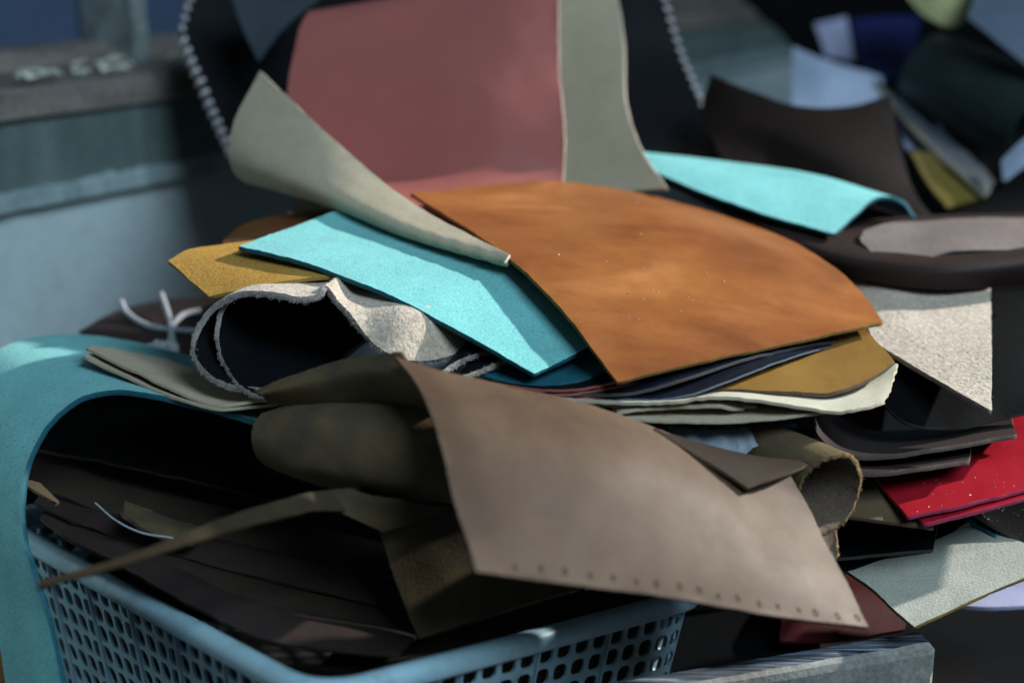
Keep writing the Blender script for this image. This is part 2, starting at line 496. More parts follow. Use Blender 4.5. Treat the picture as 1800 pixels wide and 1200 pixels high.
# ------------------------------------------------------------------ setting: bench and wall
def box_geo(o, ax, ay, az, a0, a1, b0, b1, c0, c1):
    V = [o+ax*a+ay*b+az*c for a in (a0,a1) for b in (b0,b1) for c in (c0,c1)]
    F = [(0,1,3,2),(4,6,7,5),(0,4,5,1),(2,3,7,6),(0,2,6,4),(1,5,7,3)]
    return V, F

X, Yv, Z = Vector((1,0,0)), Vector((0,1,0)), Vector((0,0,1))
V, F = box_geo(Vector((0,0,0)), X, Yv, Z, -3, 4, -1.5, 5, -0.04, 0)
tag(mesh_obj('workbench_top', V, F, 'bench_wood'), 'dark wooden workbench top under the leather heap', 'bench', kind='structure')

W0 = P(0, 370, 1.04)
WU = Vector((0.524, 0.852, 0)).normalized()
WN = Vector((WU.y, -WU.x, 0))
def wz(py, h=0.0, px=0):
    """height on the wall plane (pushed out by h) met at that picture row"""
    d = P(px, py, 1) - CAM
    k = (W0 + WN*h - CAM).dot(WN)/d.dot(WN)
    q = CAM + d*k
    return (q-W0).dot(WU), q.z
def wbox(name, mat, s0, s1, h0, h1, z0, z1, parent=None, n=1, jitter=0.0):
    o0 = Vector((W0.x, W0.y, 0))
    V, F = box_geo(o0, WU, WN, Z, s0, s1, h0, h1, z0, z1)
    return mesh_obj(name, V, F, mat, parent)
zl = wz(372)[1]; zl2 = wz(338)[1]; zg = wz(212)[1]; zs = wz(158, 0.008)[1]
wall = wbox('wall', 'plaster', -1.5, 4.0, -0.12, 0.0, 0.0, zl)
tag(wall, 'flaking pale blue plaster wall below the window', 'wall', kind='structure')
# uneven chipped ledge on the wall: a strip with a wavering top
def ragged(name, mat, s0, s1, h, z0, z1, amp, n, parent):
    o0 = Vector((W0.x, W0.y, 0)); V=[]; F=[]
    for i in range(n+1):
        s = s0+(s1-s0)*i/n
        top = z1+amp*noise.noise(Vector((s*25,3,1)))+amp*.6*noise.noise(Vector((s*90,1,7)))
        hh = h+0.003*noise.noise(Vector((s*40,9,2)))
        for (a,b) in ((0.0005,z0),(hh,z0+0.002),(hh,top-0.003),(0.0005,top)): V.append(o0+WU*s+WN*a+Z*b)
    for i in range(n):
        for k in range(3): F.append((i*4+k,(i+1)*4+k,(i+1)*4+k+1,i*4+k+1))
    return mesh_obj(name, V, F, mat, parent)
gb = wbox('board', 'green_board', -1.5, 4.0, -0.12, 0.002, zl+0.0005, zg, wall)
ragged('ledge', 'chipped_ledge', -0.4, 3.5, 0.010, zl-0.002, zl2, 0.003, 500, wall)
win = link(bpy.data.objects.new('window', None)); win.location = (W0.x, W0.y, zg)
tag(win, 'old window with peeling frame and dim blue panes over weathered sill', 'window')
wbox('sill', 'sill_wood', -1.5, 4.0, -0.13, 0.008, zg+0.0005, zs, win)
wbox('pane', 'night_glass', -1.5, 4.0, -0.128, -0.122, zs+0.0005, zs+0.9, win)
for pa, wd in ((-0.04,0.026),):
    wbox('jamb', 'frame_paint', pa, pa+wd, -0.115, 0.012, zs+0.001, zs+0.9, win)
s_m = wz(120, -0.06, 232)[0]
wbox('mullion', 'frame_paint', s_m, s_m+0.016, -0.118, -0.055, zs+0.001, zs+0.9, win)
wbox('mullion', 'frame_paint', s_m+0.030, s_m+0.042, -0.118, -0.085, zs+0.001, zs+0.9, win)
# a slanting stay bar beside the mullion
wbox('lower_rail', 'sill_wood', -1.5, 4.0, -0.121, -0.085, zs+0.001, zs+0.018, win)
for k in range(22):
    px, py = random.choice(((40,125),(60,140),(95,100),(120,112),(190,108),(215,95),(175,112),(300,90),(318,88),(140,60),(70,132),(205,100)))
    px += random.uniform(-12,12); h = random.uniform(-0.05,0.012)
    s = wz(py, h, px)[0]
    o0 = Vector((W0.x, W0.y, zs+0.0012))+WU*s+WN*h
    V, F = [], []
    r = random.uniform(0.004,0.011); m = random.randint(5,7); tilt = random.uniform(-.7,.7)
    for t in range(m):
        an = t/m*6.283; rr = r*random.uniform(.5,1.2)
        V.append(o0+WU*math.cos(an)*rr+WN*math.sin(an)*rr*.7+Z*(0.002+abs(math.sin(an+tilt))*rr*.6))
    V += [v+Z*0.0012 for v in V]
    F = [tuple(range(m))[::-1], tuple(range(m,2*m))]+[(t,(t+1)%m,m+(t+1)%m,m+t) for t in range(m)]
    tag(mesh_obj('paint_flake', V, F, 'flake'), 'curled flake of pale old paint lying on the window sill', 'paint flake', 'paint flakes on the window sill')

# ------------------------------------------------------------------ background: laced black bag panel and clutter
bag = sheet('black_bag', 'large black leather bag panel with white whip stitching along both sides',
    loft([[(318,60,1.10),(345,-20,1.12),(420,-60,1.14),(700,-90,1.15),(1000,-80,1.15),(1150,-60,1.14)],
          [(345,130,1.09),(420,110,1.11),(700,100,1.12),(1000,100,1.12),(1195,90,1.13)],
          [(375,200,1.08),(450,200,1.09),(700,200,1.10),(1000,200,1.10),(1232,180,1.11)],
          [(410,275,1.06),(480,300,1.06),(700,310,1.06),(1000,310,1.06),(1278,300,1.08)]], 60, 40),
    ('black','black','black'), th=0.004)
def lacing(h, side, v0, v1, n, mat='thread'):
    """whip stitches over an edge: each its own part"""
    me = None
    for k in range(n):
        v = v0+(v1-v0)*(k+.5)/n
        p, nn = at(h, side, v)
        q, _ = at(h, 0.02 if side == 0 else 0.98, v)
        out = (p-q).normalized()
        p2, _ = at(h, side, min(1,v+0.012)); along = (p2-p).normalized()
        A = p - out*0.0026 + nn*0.0016
        B = p + out*0.0010 + nn*0.0010
        C = p + out*0.0012 - nn*0.004
        D = p - out*0.003 - nn*0.0052
        Vv, Ff = tube_geo([A,B,C,D], 0.0019, 9, 8)
        mesh_obj('stitch', Vv, Ff, mat, h.o, True)
lacing(bag, 0, 0.02, 0.98, 12)
for k in range(6):                     # the lacing goes on round the top corner
    u = 0.012+0.022*k
    p, nn = at(bag, u, 0); q, _ = at(bag, u, 0.03); out = (p-q).normalized()
    Vv, Ff = tube_geo([p-out*0.0026+nn*0.0016, p+out*0.001+nn*0.001, p+out*0.0012-nn*0.004, p-out*0.003-nn*0.0052], 0.0019, 9, 8)
    mesh_obj('stitch', Vv, Ff, 'thread', bag.o, True)
lacing(bag, 1, 0.08, 0.98, 19)
# the piece seen in the V above the pink sheet
sheet('slate_leather_piece', 'dark slate leather piece with pointed lower end hanging in front of the black bag',
    coons([(405,-10,1.06),(428,55,1.055),(455,110,1.05)], [(600,-60,1.05),(580,-30,1.05),(560,0,1.05)],
          [(405,-10,1.06),(480,-50,1.06),(600,-60,1.05)], [(455,110,1.05),(495,55,1.05),(560,0,1.05)], 16, 16),
    ('slate','slate','black'))
# turquoise piece behind the tan sheet
sheet('turquoise_offcut', 'bright turquoise suede offcut tapering to a point, its wide end arched over brown leather',
    loft([[(1118,286,.972),(1220,332,.938),(1330,372,.915),(1467,412,.888)],
          [(1118,278,.977),(1250,312,.95),(1370,345,.93),(1505,376,.91)],
          [(1118,270,.98),(1270,294,.965),(1410,318,.95),(1545,345,.93)],
          [(1128,266,.985),(1280,284,.975),(1430,306,.96),(1585,350,.94)],
          [(1126,268,.99),(1285,292,.99),(1440,322,.975),(1610,380,.95)]], 36, 24),
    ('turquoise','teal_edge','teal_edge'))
sheet('dark_brown_sheet', 'limp dark brown leather sheet with dipping top edge behind the turquoise point',
    coons([(1285,300,1.0),(1400,330,1.0),(1520,360,.99),(1660,400,.98)],
          [(1250,132,1.06),(1320,160,1.05),(1400,186,1.04),(1480,188,1.04),(1565,168,1.05)],
          [(1285,300,1.0),(1250,240,1.03),(1234,185,1.05),(1250,132,1.06)],
          [(1660,400,.98),(1615,350,1.0),(1585,270,1.02),(1565,168,1.05)], 30, 24),
    ('chocolate','dark_brown','dark_brown_edge'), bulge=0.012)
h = sheet('brown_strap_sheet', 'glossy dark brown leather sheet rolled downward along its edge, over the cream suede',
    loft([[(1150,316,.965),(1320,400,.925),(1400,446,.897),(1480,482,.876),(1640,508,.855),(1830,500,.86)],
          [(1152,312,.963),(1325,392,.921),(1405,432,.890),(1500,462,.866),(1650,478,.848),(1830,462,.85)],
          [(1155,308,.967),(1330,384,.925),(1420,420,.894),(1520,446,.872),(1650,455,.858),(1830,438,.86)],
          [(1160,306,.975),(1340,376,.935),(1440,412,.912),(1520,420,.90),(1650,428,.90),(1830,420,.90)],
          [(1165,304,.98),(1350,368,.95),(1450,402,.94),(1540,385,.96),(1650,378,.97),(1830,374,.97)]], 50, 30),
    ('dark_brown_gloss','dark_brown','dark_brown_edge'))
sheet('grey_suede_tongue', 'pale grey brown suede tongue with rounded end lying on the rolled dark brown sheet',
    loft([[(1515,425,.885),(1545,452,.868),(1600,460,.86),(1680,442,.865),(1830,440,.868)],
          [(1512,418,.89),(1550,425,.885),(1610,425,.885),(1690,415,.885),(1830,412,.885)],
          [(1520,405,.905),(1560,392,.915),(1620,388,.92),(1700,384,.92),(1830,382,.92)]], 30, 14),
    ('tongue_suede','tongue_suede','grey_edge'), th=0.0018)

# clutter at the back beside the wall, far out of focus
sheet('dark_tarpaulin', 'very dark leather hide bunched behind the far scraps along the wall',
    loft([[(1400,420,1.30),(1600,420,1.30),(1950,420,1.30)],[(1398,200,1.40),(1600,200,1.50),(1950,200,1.50)],[(1390,75,1.45),(1600,40,1.62),(1950,20,1.62)],[(1290,-20,1.5),(1600,-120,1.7),(1950,-120,1.7)]], 30, 30),
    ('black_soft','black_soft','black_soft'), wob=0.01, wf=9)
sheet('pale_blue_sheet', 'pale blue leather sheet curled upright behind the dark brown sheet',
    coons([(1392,190,1.22),(1460,200,1.22),(1550,200,1.24)],[(1396,82,1.27),(1450,105,1.25),(1550,135,1.26)],
          [(1392,190,1.22),(1394,82,1.27)],[(1550,200,1.24),(1552,135,1.26)],14,14),
    ('pale_blue','pale_blue','pale_blue'), bulge=0.01)
sheet('pale_strip', 'small pale blue strip standing between black leather and royal blue scrap',
    coons([(1452,98,1.34),(1502,108,1.34)],[(1432,42,1.36),(1488,30,1.36)],[(1452,98,1.34),(1432,42,1.36)],[(1502,108,1.34),(1488,30,1.36)],8,8),
    ('lavender','lavender','lavender'))
sheet('royal_blue_scrap', 'deep royal blue leather scrap beside the dark green roll',
    coons([(1520,125,1.32),(1570,138,1.3),(1600,130,1.3)],[(1495,35,1.36),(1560,28,1.36),(1620,30,1.36)],[(1520,125,1.32),(1495,35,1.36)],[(1600,130,1.3),(1620,30,1.36)],10,10),
    ('royal_blue','royal_blue','royal_blue'))
sheet('lemon_leather_roll', 'pale lemon leather piece with rounded end hanging above the dark green roll',
    coons([(1655,44,1.22),(1675,48,1.22),(1695,40,1.22)],[(1570,-40,1.25),(1640,-60,1.25),(1740,-40,1.25)],[(1655,44,1.22),(1615,20,1.23),(1570,-40,1.25)],[(1695,40,1.22),(1718,5,1.23),(1740,-40,1.25)],14,12),
    ('lemon','lemon','lemon'), bulge=0.012)
sheet('slate_blue_sheet', 'slate blue leather sheet sloping beside the lemon piece',
    coons([(1700,30,1.16),(1760,80,1.14),(1850,150,1.12)],[(1735,-60,1.2),(1780,-50,1.2),(1850,-40,1.2)],[(1700,30,1.16),(1720,-20,1.18),(1735,-60,1.2)],[(1850,150,1.12),(1850,-40,1.2)],12,12),
    ('slate_blue','slate_blue','black'))
# dark green roll: a sheet rolled into a tube, its mouth turned to us
c0, c1 = P(1630,125,1.24), P(1830,235,1.16)
ax = (c1-c0).normalized(); a1 = ax.cross(Vector((0,0,1))).normalized(); a2 = a1.cross(ax)
rows = []
for k in range(4):
    c = c0.lerp(c1, k/3); r = 0.036+0.004*k
    rows.append([c+a1*math.cos(t)*r*(1-0.012*t)+a2*math.sin(t)*r*(1-0.012*t) for t in [x*0.42 for x in range(18)]])
sheet('dark_green_roll', 'dark green glossy leather rolled into a tube at the back',
    loft(rows, 60, 12), ('dark_green','dark_green','dark_green'))
sheet('long_grey_strip', 'long dark slate strip with pale cut edge slanting past the olive yellow scrap',
    coons([(1600,215,1.12),(1660,275,1.09),(1735,345,1.06)],[(1540,140,1.18),(1640,225,1.14),(1715,280,1.11),(1748,320,1.09)],[(1600,215,1.12),(1540,140,1.18)],[(1735,345,1.06),(1748,320,1.09)],22,8),
    ('slate','slate','olive_back'), th=0.004)
sheet('black_curved_piece', 'black leather curved like a collar under the dark green roll',
    loft([[(1640,225,1.16),(1700,262,1.12),(1760,262,1.11),(1850,245,1.12)],[(1660,240,1.15),(1705,300,1.1),(1770,320,1.1),(1850,330,1.1)]],20,8),
    ('black_soft','black_soft','slate'), th=0.005)
sheet('lavender_scrap', 'small lavender leather scrap tucked above the olive yellow one',
    coons([(1592,262,1.12),(1650,268,1.11)],[(1572,195,1.15),(1600,225,1.14)],[(1592,262,1.12),(1572,195,1.15)],[(1650,268,1.11),(1600,225,1.14)],8,8),
    ('lavender','lavender','lavender'))
sheet('olive_yellow_scrap', 'dull olive yellow leather scrap half hidden by dark strips',
    coons([(1600,265,1.10),(1630,320,1.08),(1665,365,1.06)],[(1650,268,1.10),(1700,300,1.09),(1735,345,1.07)],[(1600,265,1.10),(1650,268,1.10)],[(1665,365,1.06),(1735,345,1.07)],12,8),
    ('olive_yellow','olive_yellow','olive_yellow'))
sheet('pale_corner_scrap', 'pale blue leather corner poking up between black pieces',
    coons([(1762,318,1.06),(1800,290,1.06),(1840,270,1.06)],[(1760,282,1.08),(1800,245,1.08),(1840,215,1.08)],[(1762,318,1.06),(1760,282,1.08)],[(1840,270,1.06),(1840,215,1.08)],10,8),
    ('pale_blue','pale_blue','pale_blue'))
sheet('black_side_sheet', 'black leather sheet lying behind the grey suede tongue',
    coons([(1600,400,1.0),(1700,392,1.0),(1850,385,1.0)],[(1690,370,1.07),(1740,340,1.07),(1850,280,1.07)],[(1600,400,1.0),(1690,370,1.07)],[(1850,385,1.0),(1850,280,1.07)],14,10),
    ('black_soft','black_soft','black_soft'))

# ------------------------------------------------------------------ the pink sheet: standing loop, floor and curled corner
pink = sheet('pink_leather_sheet', 'large dusty pink leather sheet looped upright, corner curled to show olive back',
    loft([[(600,345,1.03),(760,345,1.00),(980,348,.965),(1176,334,.928)],
          [(580,270,1.045),(760,270,1.025),(970,272,.995),(1134,274,.952)],
          [(560,190,1.055),(750,190,1.045),(955,190,1.02),(1104,192,.985)],
          [(548,90,1.05),(750,80,1.05),(950,70,1.04),(1096,60,1.02)],
          [(548,35,1.03),(750,5,1.04),(950,-20,1.045),(1070,-40,1.045)],
          [(544,20,1.0),(750,-14,1.01),(940,-50,1.015),(1010,-70,1.015)],
          [(526,50,.985),(735,20,.985),(900,-20,.98),(986,-40,.98)],
          [(508,140,.975),(700,140,.965),(860,135,.955),(983,120,.955)],
          [(497,230,.968),(690,232,.955),(850,232,.94),(992,230,.935)],
          [(490,290,.96),(680,302,.945),(840,306,.93),(990,312,.93)],
          [(462,318,.947),(620,336,.925),(800,352,.902),(972,385,.892)],
          [(424,310,.925),(590,362,.87),(722,412,.832),(895,461,.797)],
          [(408,278,.916),(578,345,.862),(714,406,.827),(893,463,.793)],
          [(416,215,.920),(578,302,.873),(716,388,.835),(893,460,.794)],
          [(460,128,.930),(590,252,.886),(726,364,.846),(897,454,.796)]], 64, 150),
    ('pink','olive_back','pale_edge'), flip=True, th=0.0026)

# ------------------------------------------------------------------ the heap, top pieces
tan = sheet('tan_leather_sheet', 'large orange tan leather sheet with darker mottling on top of the heap',
    coons([(1085,672,.71),(1250,632,.735),(1400,600,.762),(1552,565,.792)],
          [(722,340,.872),(850,326,.905),(1000,321,.925),(1150,345,.93)],
          [(1085,672,.71),(1000,560,.745),(905,463,.79),(820,400,.832),(722,340,.872)],
          [(1552,565,.792),(1505,504,.835),(1420,440,.875),(1300,388,.91),(1150,345,.93)], 70, 60),
    ('tan','tan_edge','tan_edge'), bulge=0.006, wob=0.0012, wf=12, th=0.0022)
specks(tan, 16, 'lint_white', (0.0002,0.0006))
specks(tan, 14, 'lint_white', (0.0003,0.0009), (0.05,0.12,0.5,0.5))
turq = sheet('turquoise_strip', 'broad turquoise suede strip under the tan sheet and the curled pink corner',
    coons([(420,433,.80),(560,468,.775),(700,526,.752),(820,588,.735),(940,656,.72)],
          [(592,370,.862),(680,385,.866),(790,415,.85),(920,470,.815),(1042,606,.752)],
          [(420,433,.80),(500,402,.83),(592,370,.862)], [(940,656,.72),(990,632,.735),(1042,606,.752)], 70, 30),
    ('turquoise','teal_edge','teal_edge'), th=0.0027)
specks(turq, 14, 'lint_white', (0.0003,0.0007))
sheet('rust_leather_piece', 'rust brown smooth leather piece peeking out behind the turquoise strip',
    coons([(389,426,.85),(480,412,.855),(610,395,.87)],[(392,420,.86),(430,394,.885),(500,378,.90),(600,366,.91)],
          [(389,426,.85),(392,420,.86)],[(610,395,.87),(600,366,.91)],20,8),
    ('rust','rust','brown_edge'))
sheet('pinkish_corner', 'pinkish grey leather corner showing beneath the curled olive flap',
    coons([(505,372,.92),(640,395,.9)],[(520,350,.95),(640,365,.94)],[(505,372,.92),(520,350,.95)],[(640,395,.9),(640,365,.94)],10,6),
    ('grey_suede','olive_back','pale_edge'))
must = sheet('mustard_suede_piece', 'mustard yellow suede piece with pointed end on the cream suede roll',
    coons([(368,521,.765),(480,497,.768),(612,486,.775),(740,520,.775)],[(296,459,.80),(335,438,.812),(430,424,.828),(600,400,.86)],
          [(368,521,.765),(330,488,.783),(296,459,.80)],[(740,520,.775),(600,400,.86)],44,22),
    ('mustard','tan_edge','mustard_edge'), th=0.0022)

# ------------------------------------------------------------------ cream suede roll with black grain side inside
def back(pts, d):
    return [P(*p)+Vector(d) for p in pts]
prof = [(905,590,.78),(848,600,.765),(800,622,.745),(745,633,.735),(692,626,.730),(652,598,.735),(618,553,.745),(594,528,.752),
        (573,500,.757),(556,517,.752),(525,521,.750),(490,515,.752),(440,512,.757),(398,521,.762),(362,548,.768),(340,590,.77),(340,630,.762),(365,664,.75),(405,684,.742),(448,692,.737),(530,697,.737)]
roll = sheet('cream_suede_roll', 'cream suede hide rolled with black grain side inside and frayed pale edge',
    loft([prof]+[[P(*p)+Vector((dx, dy, dz*max(0.0, min(0.021, (0.2685 if p[0] < 760 else 0.2520)-P(*p).z)) if p[0] > 580 else 0.001)) for p in prof] for dx,dy,dz in ((0.004,0.012,0.7),(0.006,0.025,1.0),(0.012,0.05,0.95),(0.03,0.12,0.5),(0.05,0.22,0.1))], 150, 40),
    ('cream_suede','black','cream_edge'), flip=None, th=0.0034, rough=0.0004, wob=0.001, wf=30)
fuzz(roll, 'v0', 'cream_fibre', 3600, 0.0028)
nap(roll, 9000, 'cream_nap', (0.0,0.0,0.62,0.45))
prof2 = [(480,514,.772),(430,518,.772),(405,532,.771),(390,560,.770),(386,600,.764),(396,640,.752),(420,672,.739),(446,691,.731),(500,702,.728)]
inner = sheet('black_nested_sheet', 'black leather with frayed cream edge nested inside the suede roll',
    loft([prof2, back(prof2,(0.012,0.05,0.002)), back(prof2,(0.05,0.2,0.0))], 70, 20),
    ('black','cream_suede','cream_edge'), th=0.003, rough=0.0007)
fuzz(inner, 'v0', 'cream_fibre', 350, 0.0018)
for k,(fr,lab) in enumerate((([(772,654,.722),(808,632,.73),(845,620,.74),(884,614,.75)], 'black leather layer with wide frayed cream edge below the cream suede roll'),
                 ([(800,664,.722),(846,648,.727),(895,628,.742)], 'black leather layer with thin frayed tan edge under the turquoise tip'))):
    bk = back(fr, (0.03,0.10,0.012 if k == 0 else 0.008))
    hh = sheet('layered_black_sheet', lab, loft([fr, bk], 40, 14), ('black','cream_suede','cream_edge' if k == 0 else 'cream_suede'), th=0.0027, rough=0.0003)
    fuzz(hh, 'v0', 'cream_fibre', 900, 0.0028)

# ------------------------------------------------------------------ layers under the tan sheet
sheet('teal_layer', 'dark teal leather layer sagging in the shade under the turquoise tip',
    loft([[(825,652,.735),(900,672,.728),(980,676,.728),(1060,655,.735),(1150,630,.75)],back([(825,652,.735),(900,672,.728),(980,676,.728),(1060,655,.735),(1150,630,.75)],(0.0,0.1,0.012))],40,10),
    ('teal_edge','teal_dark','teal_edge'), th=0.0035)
pl = ['pink edged leather layer directly under the dark teal layer',
      'pink edged leather layer in the middle of the thin stack under the tan corner',
      'pink edged leather layer lowest in the thin stack under the tan corner']
for k in range(3):
    fr = [(850,668+k*7,.729-k*.001),(930,682+k*6,.724-k*.001),(1010,684+k*7,.723),(1100,664+k*11,.727),(1200,640+k*13,.745)]
    sheet('pink_edged_layer', pl[k], loft([fr, back(fr,(0,0.09,0.010-k*0.002))],40,8), ('black','pink','pink'), th=0.0016, group='thin stack under the tan corner')
fr = [(1000,694,.724),(1090,692,.722),(1170,675,.724),(1300,634,.745),(1400,610,.768),(1470,598,.79),(1530,585,.815)]
sheet('navy_leather_sheet', 'glossy navy black leather sheet just under the front edge of the tan sheet',
    loft([fr, back(fr,(0.0,0.10,0.014))],50,12), ('navy','navy','grey_edge'), th=0.002)
fr = [(1080,702,.722),(1190,697,.722),(1280,668,.732),(1370,634,.752),(1450,610,.78),(1520,596,.81)]
sheet('slate_edged_sheet', 'dark leather sheet with a crisp pale lower edge over the mustard piece',
    loft([fr, back(fr,(0.0,0.10,0.012))],50,12), ('navy','navy','slate_blue'), th=0.0014)
fr = [(1150,696,.735),(1270,684,.735),(1390,688,.735),(1462,690,.737),(1530,664,.752),(1573,636,.768)]
sheet('mustard_smooth_piece', 'smooth mustard leather piece with rounded corner on the folded pale sheet',
    loft([fr, back(fr,(-0.01,0.055,0.010)), back(fr,(-0.02,0.10,0.012))],50,14), ('mustard_smooth','mustard_smooth','brown_edge'), th=0.0026)
fr = [(920,694,.722),(1060,706,.718),(1180,704,.718),(1270,696,.72),(1380,708,.72),(1470,722,.722),(1520,715,.728),(1556,705,.736)]
bk = [(920,660,.80),(1060,660,.80),(1180,655,.80),(1270,650,.80),(1380,645,.80),(1470,640,.80),(1530,640,.80),(1578,636,.79)]
sheet('pale_folded_sheet', 'pale grey leather sheet with torn lower corner beneath the smooth mustard piece',
    loft([fr, [(a[0]*.5+b[0]*.5, a[1]*.5+b[1]*.5, a[2]*.5+b[2]*.5) for a,b in zip(fr,bk)], bk],60,16), ('card','olive_back','olive_back'), th=0.0018, rough=0.0009)
fr = [(960,706,.724),(1100,712,.722),(1220,712,.722),(1262,711,.722),(1285,716,.724),(1310,716,.73)]
sheet('olive_layer', 'thin olive backed layer pressed below the pale grey sheet',
    loft([fr, back(fr,(0,0.1,0.004))],40,8), ('olive_back','olive_back','olive_back'), th=0.0018)
fr = [(1330,720,.735),(1260,717,.726),(1170,720,.722),(1092,728,.718),(1084,732,.718),(1098,735,.718),(1200,741,.718),(1300,738,.72),(1420,727,.724),(1468,718,.728)]
sheet('folded_olive_strip', 'thin leather strip folded double with olive edges under the pale grey sheet',
    loft([fr, back(fr,(0.0,0.10,0.0))],90,8), ('olive_back','olive_back','olive_back'), flip=False, th=0.0016)
fr = [(1120,752,.745),(1250,756,.745),(1400,744,.75)]
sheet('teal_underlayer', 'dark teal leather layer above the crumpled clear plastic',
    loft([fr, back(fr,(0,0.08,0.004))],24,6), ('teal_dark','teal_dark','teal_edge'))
g = loft([[(1170,755,.735),(1230,780,.728),(1300,795,.726),(1340,775,.735),(1372,768,.74)],[(1180,745,.75),(1250,752,.745),(1310,750,.745),(1350,745,.75),(1375,752,.75)],[(1190,742,.78),(1300,738,.78),(1360,738,.78)]],40,24)
for j,r in enumerate(g):
    for i,p in enumerate(r): r[i] = p + Vector((0,-1,0.6))*0.004*noise.noise(Vector((p.x*160,p.y*60,p.z*160)))
sheet('plastic_bag', 'crumpled clear bluish plastic film squeezed under the folded olive strip', g, ('plastic_film','plastic_film','plastic_film'), th=0.0003, cat='plastic bag', rough=0.001)

# ------------------------------------------------------------------ right side
cr = sheet('cream_suede_sheet', 'cream suede sheet with straight cut end jutting from under the tan sheet',
    coons([(1470,562,.84),(1560,615,.805),(1650,668,.775),(1743,722,.75)],[(1440,455,.92),(1540,480,.885),(1640,495,.875),(1741,500,.865)],
          [(1470,562,.84),(1455,510,.88),(1440,455,.92)],[(1743,722,.75),(1742,610,.80),(1741,500,.865)],44,40),
    ('cream_suede','cream_edge','cream_edge'), th=0.003)
fuzz(cr, 'u1', 'cream_fibre', 300, 0.0014)
nap(cr, 6000, 'cream_nap', (0.1,0.0,1.0,1.0), 0.0016)
sheet('black_hide', 'big black leather hide drooping behind the cream suede sheet',
    loft([[(1540,690,.79),(1590,740,.775),(1680,752,.775),(1760,735,.785),(1850,715,.79)],
          [(1545,640,.81),(1610,680,.80),(1700,690,.80),(1850,650,.81)],
          [(1555,600,.84),(1620,600,.84),(1740,600,.84),(1850,590,.84)],
          [(1560,520,.90),(1640,520,.90),(1740,515,.90),(1850,505,.90)]],40,30),
    ('black_soft','black_soft','grey_edge'), bulge=0.008)
fr = [(1428,728,.785),(1440,765,.765),(1475,793,.755),(1540,800,.752),(1640,786,.755),(1786,763,.77)]
bk = [(1440,690,.85),(1475,730,.845),(1520,752,.835),(1590,756,.825),(1680,748,.82),(1776,728,.82)]
sheet('brown_upper_fold', 'dark brown leather sheet with upturned end, upper of two on the red sheets',
    loft([fr,[(a[0]*.5+b[0]*.5, a[1]*.5+b[1]*.5, a[2]*.5+b[2]*.5) for a,b in zip(fr,bk)],bk],50,14), ('dark_brown','black_soft','dark_brown_edge'), th=0.0026)
fr = [(1384,735,.78),(1400,775,.76),(1440,808,.748),(1520,828,.742),(1600,822,.745),(1704,808,.755)]
bk = [(1395,700,.85),(1425,740,.845),(1480,775,.835),(1560,785,.82),(1640,782,.81),(1706,778,.80)]
sheet('brown_lower_fold', 'dark brown leather sheet with upturned end, lower of two on the red sheets',
    loft([fr,[(a[0]*.5+b[0]*.5, a[1]*.5+b[1]*.5, a[2]*.5+b[2]*.5) for a,b in zip(fr,bk)],bk],50,14), ('dark_brown','black_soft','dark_brown_edge'), th=0.0026)
rl = ['glossy red leather sheet on top of the red pair', 'red leather sheet with magenta cut edge, under the other red sheet']
for k in range(2):
    dx, dy, dt = (0,0,0) if k == 0 else (28,12,.0015)
    red = sheet('red_leather_sheet', rl[k],
        coons([(1596+dx,908+dy,.735+dt),(1700+dx,885+dy-3*k,.742+dt),(1850+dx,846+dy-8*k,.758+dt)],[(1525+dx,815+dy,.785+dt),(1640+dx,770+dy,.81+dt),(1850+dx,700+dy,.84+dt)],
              [(1596+dx,908+dy,.735+dt),(1562+dx,868+dy,.757+dt),(1525+dx,815+dy,.785+dt)],[(1850+dx,846+dy-8*k,.758+dt),(1850+dx,700+dy,.84+dt)],36,24),
        ('red','black_soft','red_edge'), th=0.0024)
    if k == 0: specks(red, 30, 'lint_white', (0.0002,0.0005), (0.02,0.02,0.8,0.7))
sheet('olive_brown_scrap', 'olive brown leather scrap wedged between the red sheets and the brown suede tube',
    coons([(1480,905,.745),(1560,915,.742),(1640,925,.742)],[(1480,830,.78),(1540,835,.78),(1600,860,.77)],[(1480,905,.745),(1480,830,.78)],[(1640,925,.742),(1600,860,.77)],16,10),
    ('olive_brown','olive_brown','brown_edge'))
sheet('black_shelf_sheet', 'black leather sheet with one grey creased edge above the speckled grey suede',
    coons([(1440,985,.77),(1530,975,.775),(1640,965,.78)],[(1440,910,.80),(1540,915,.80),(1650,915,.80)],[(1440,985,.77),(1440,910,.80)],[(1640,965,.78),(1650,915,.80)],20,12),
    ('black','black','grey_edge'))
sheet('black_lower_sheet', 'dull black leather sheet directly behind the speckled grey suede',
    coons([(1430,1010,.775),(1520,1000,.785),(1640,960,.80)],[(1450,960,.79),(1540,940,.80),(1720,905,.815)],[(1430,1010,.775),(1450,960,.79)],[(1640,960,.80),(1720,905,.815)],20,12),
    ('black_soft','black_soft','grey_edge'))
gs = sheet('grey_suede_piece', 'pale speckled grey suede piece with squared tip above the stone slab',
    coons([(1490,1003,.775),(1535,1035,.755),(1575,1072,.737),(1607,1101,.725)],[(1716,918,.80),(1760,950,.785),(1810,985,.77),(1870,1030,.75)],
          [(1490,1003,.775),(1600,968,.787),(1716,918,.80)],[(1607,1101,.725),(1700,1058,.735),(1800,1014,.745),(1870,985,.75)],36,36),
    ('grey_suede','olive_back','mustard_edge'), th=0.0022)
sheet('turquoise_sliver', 'narrow turquoise leather sliver showing between black leather and speckled grey suede',
    coons([(1696,906,.80),(1750,944,.782),(1850,1015,.75)],[(1735,895,.82),(1790,925,.80),(1860,975,.78)],[(1696,906,.80),(1735,895,.82)],[(1850,1015,.75),(1860,975,.78)],20,8),
    ('teal_edge','teal_dark','teal_edge'))
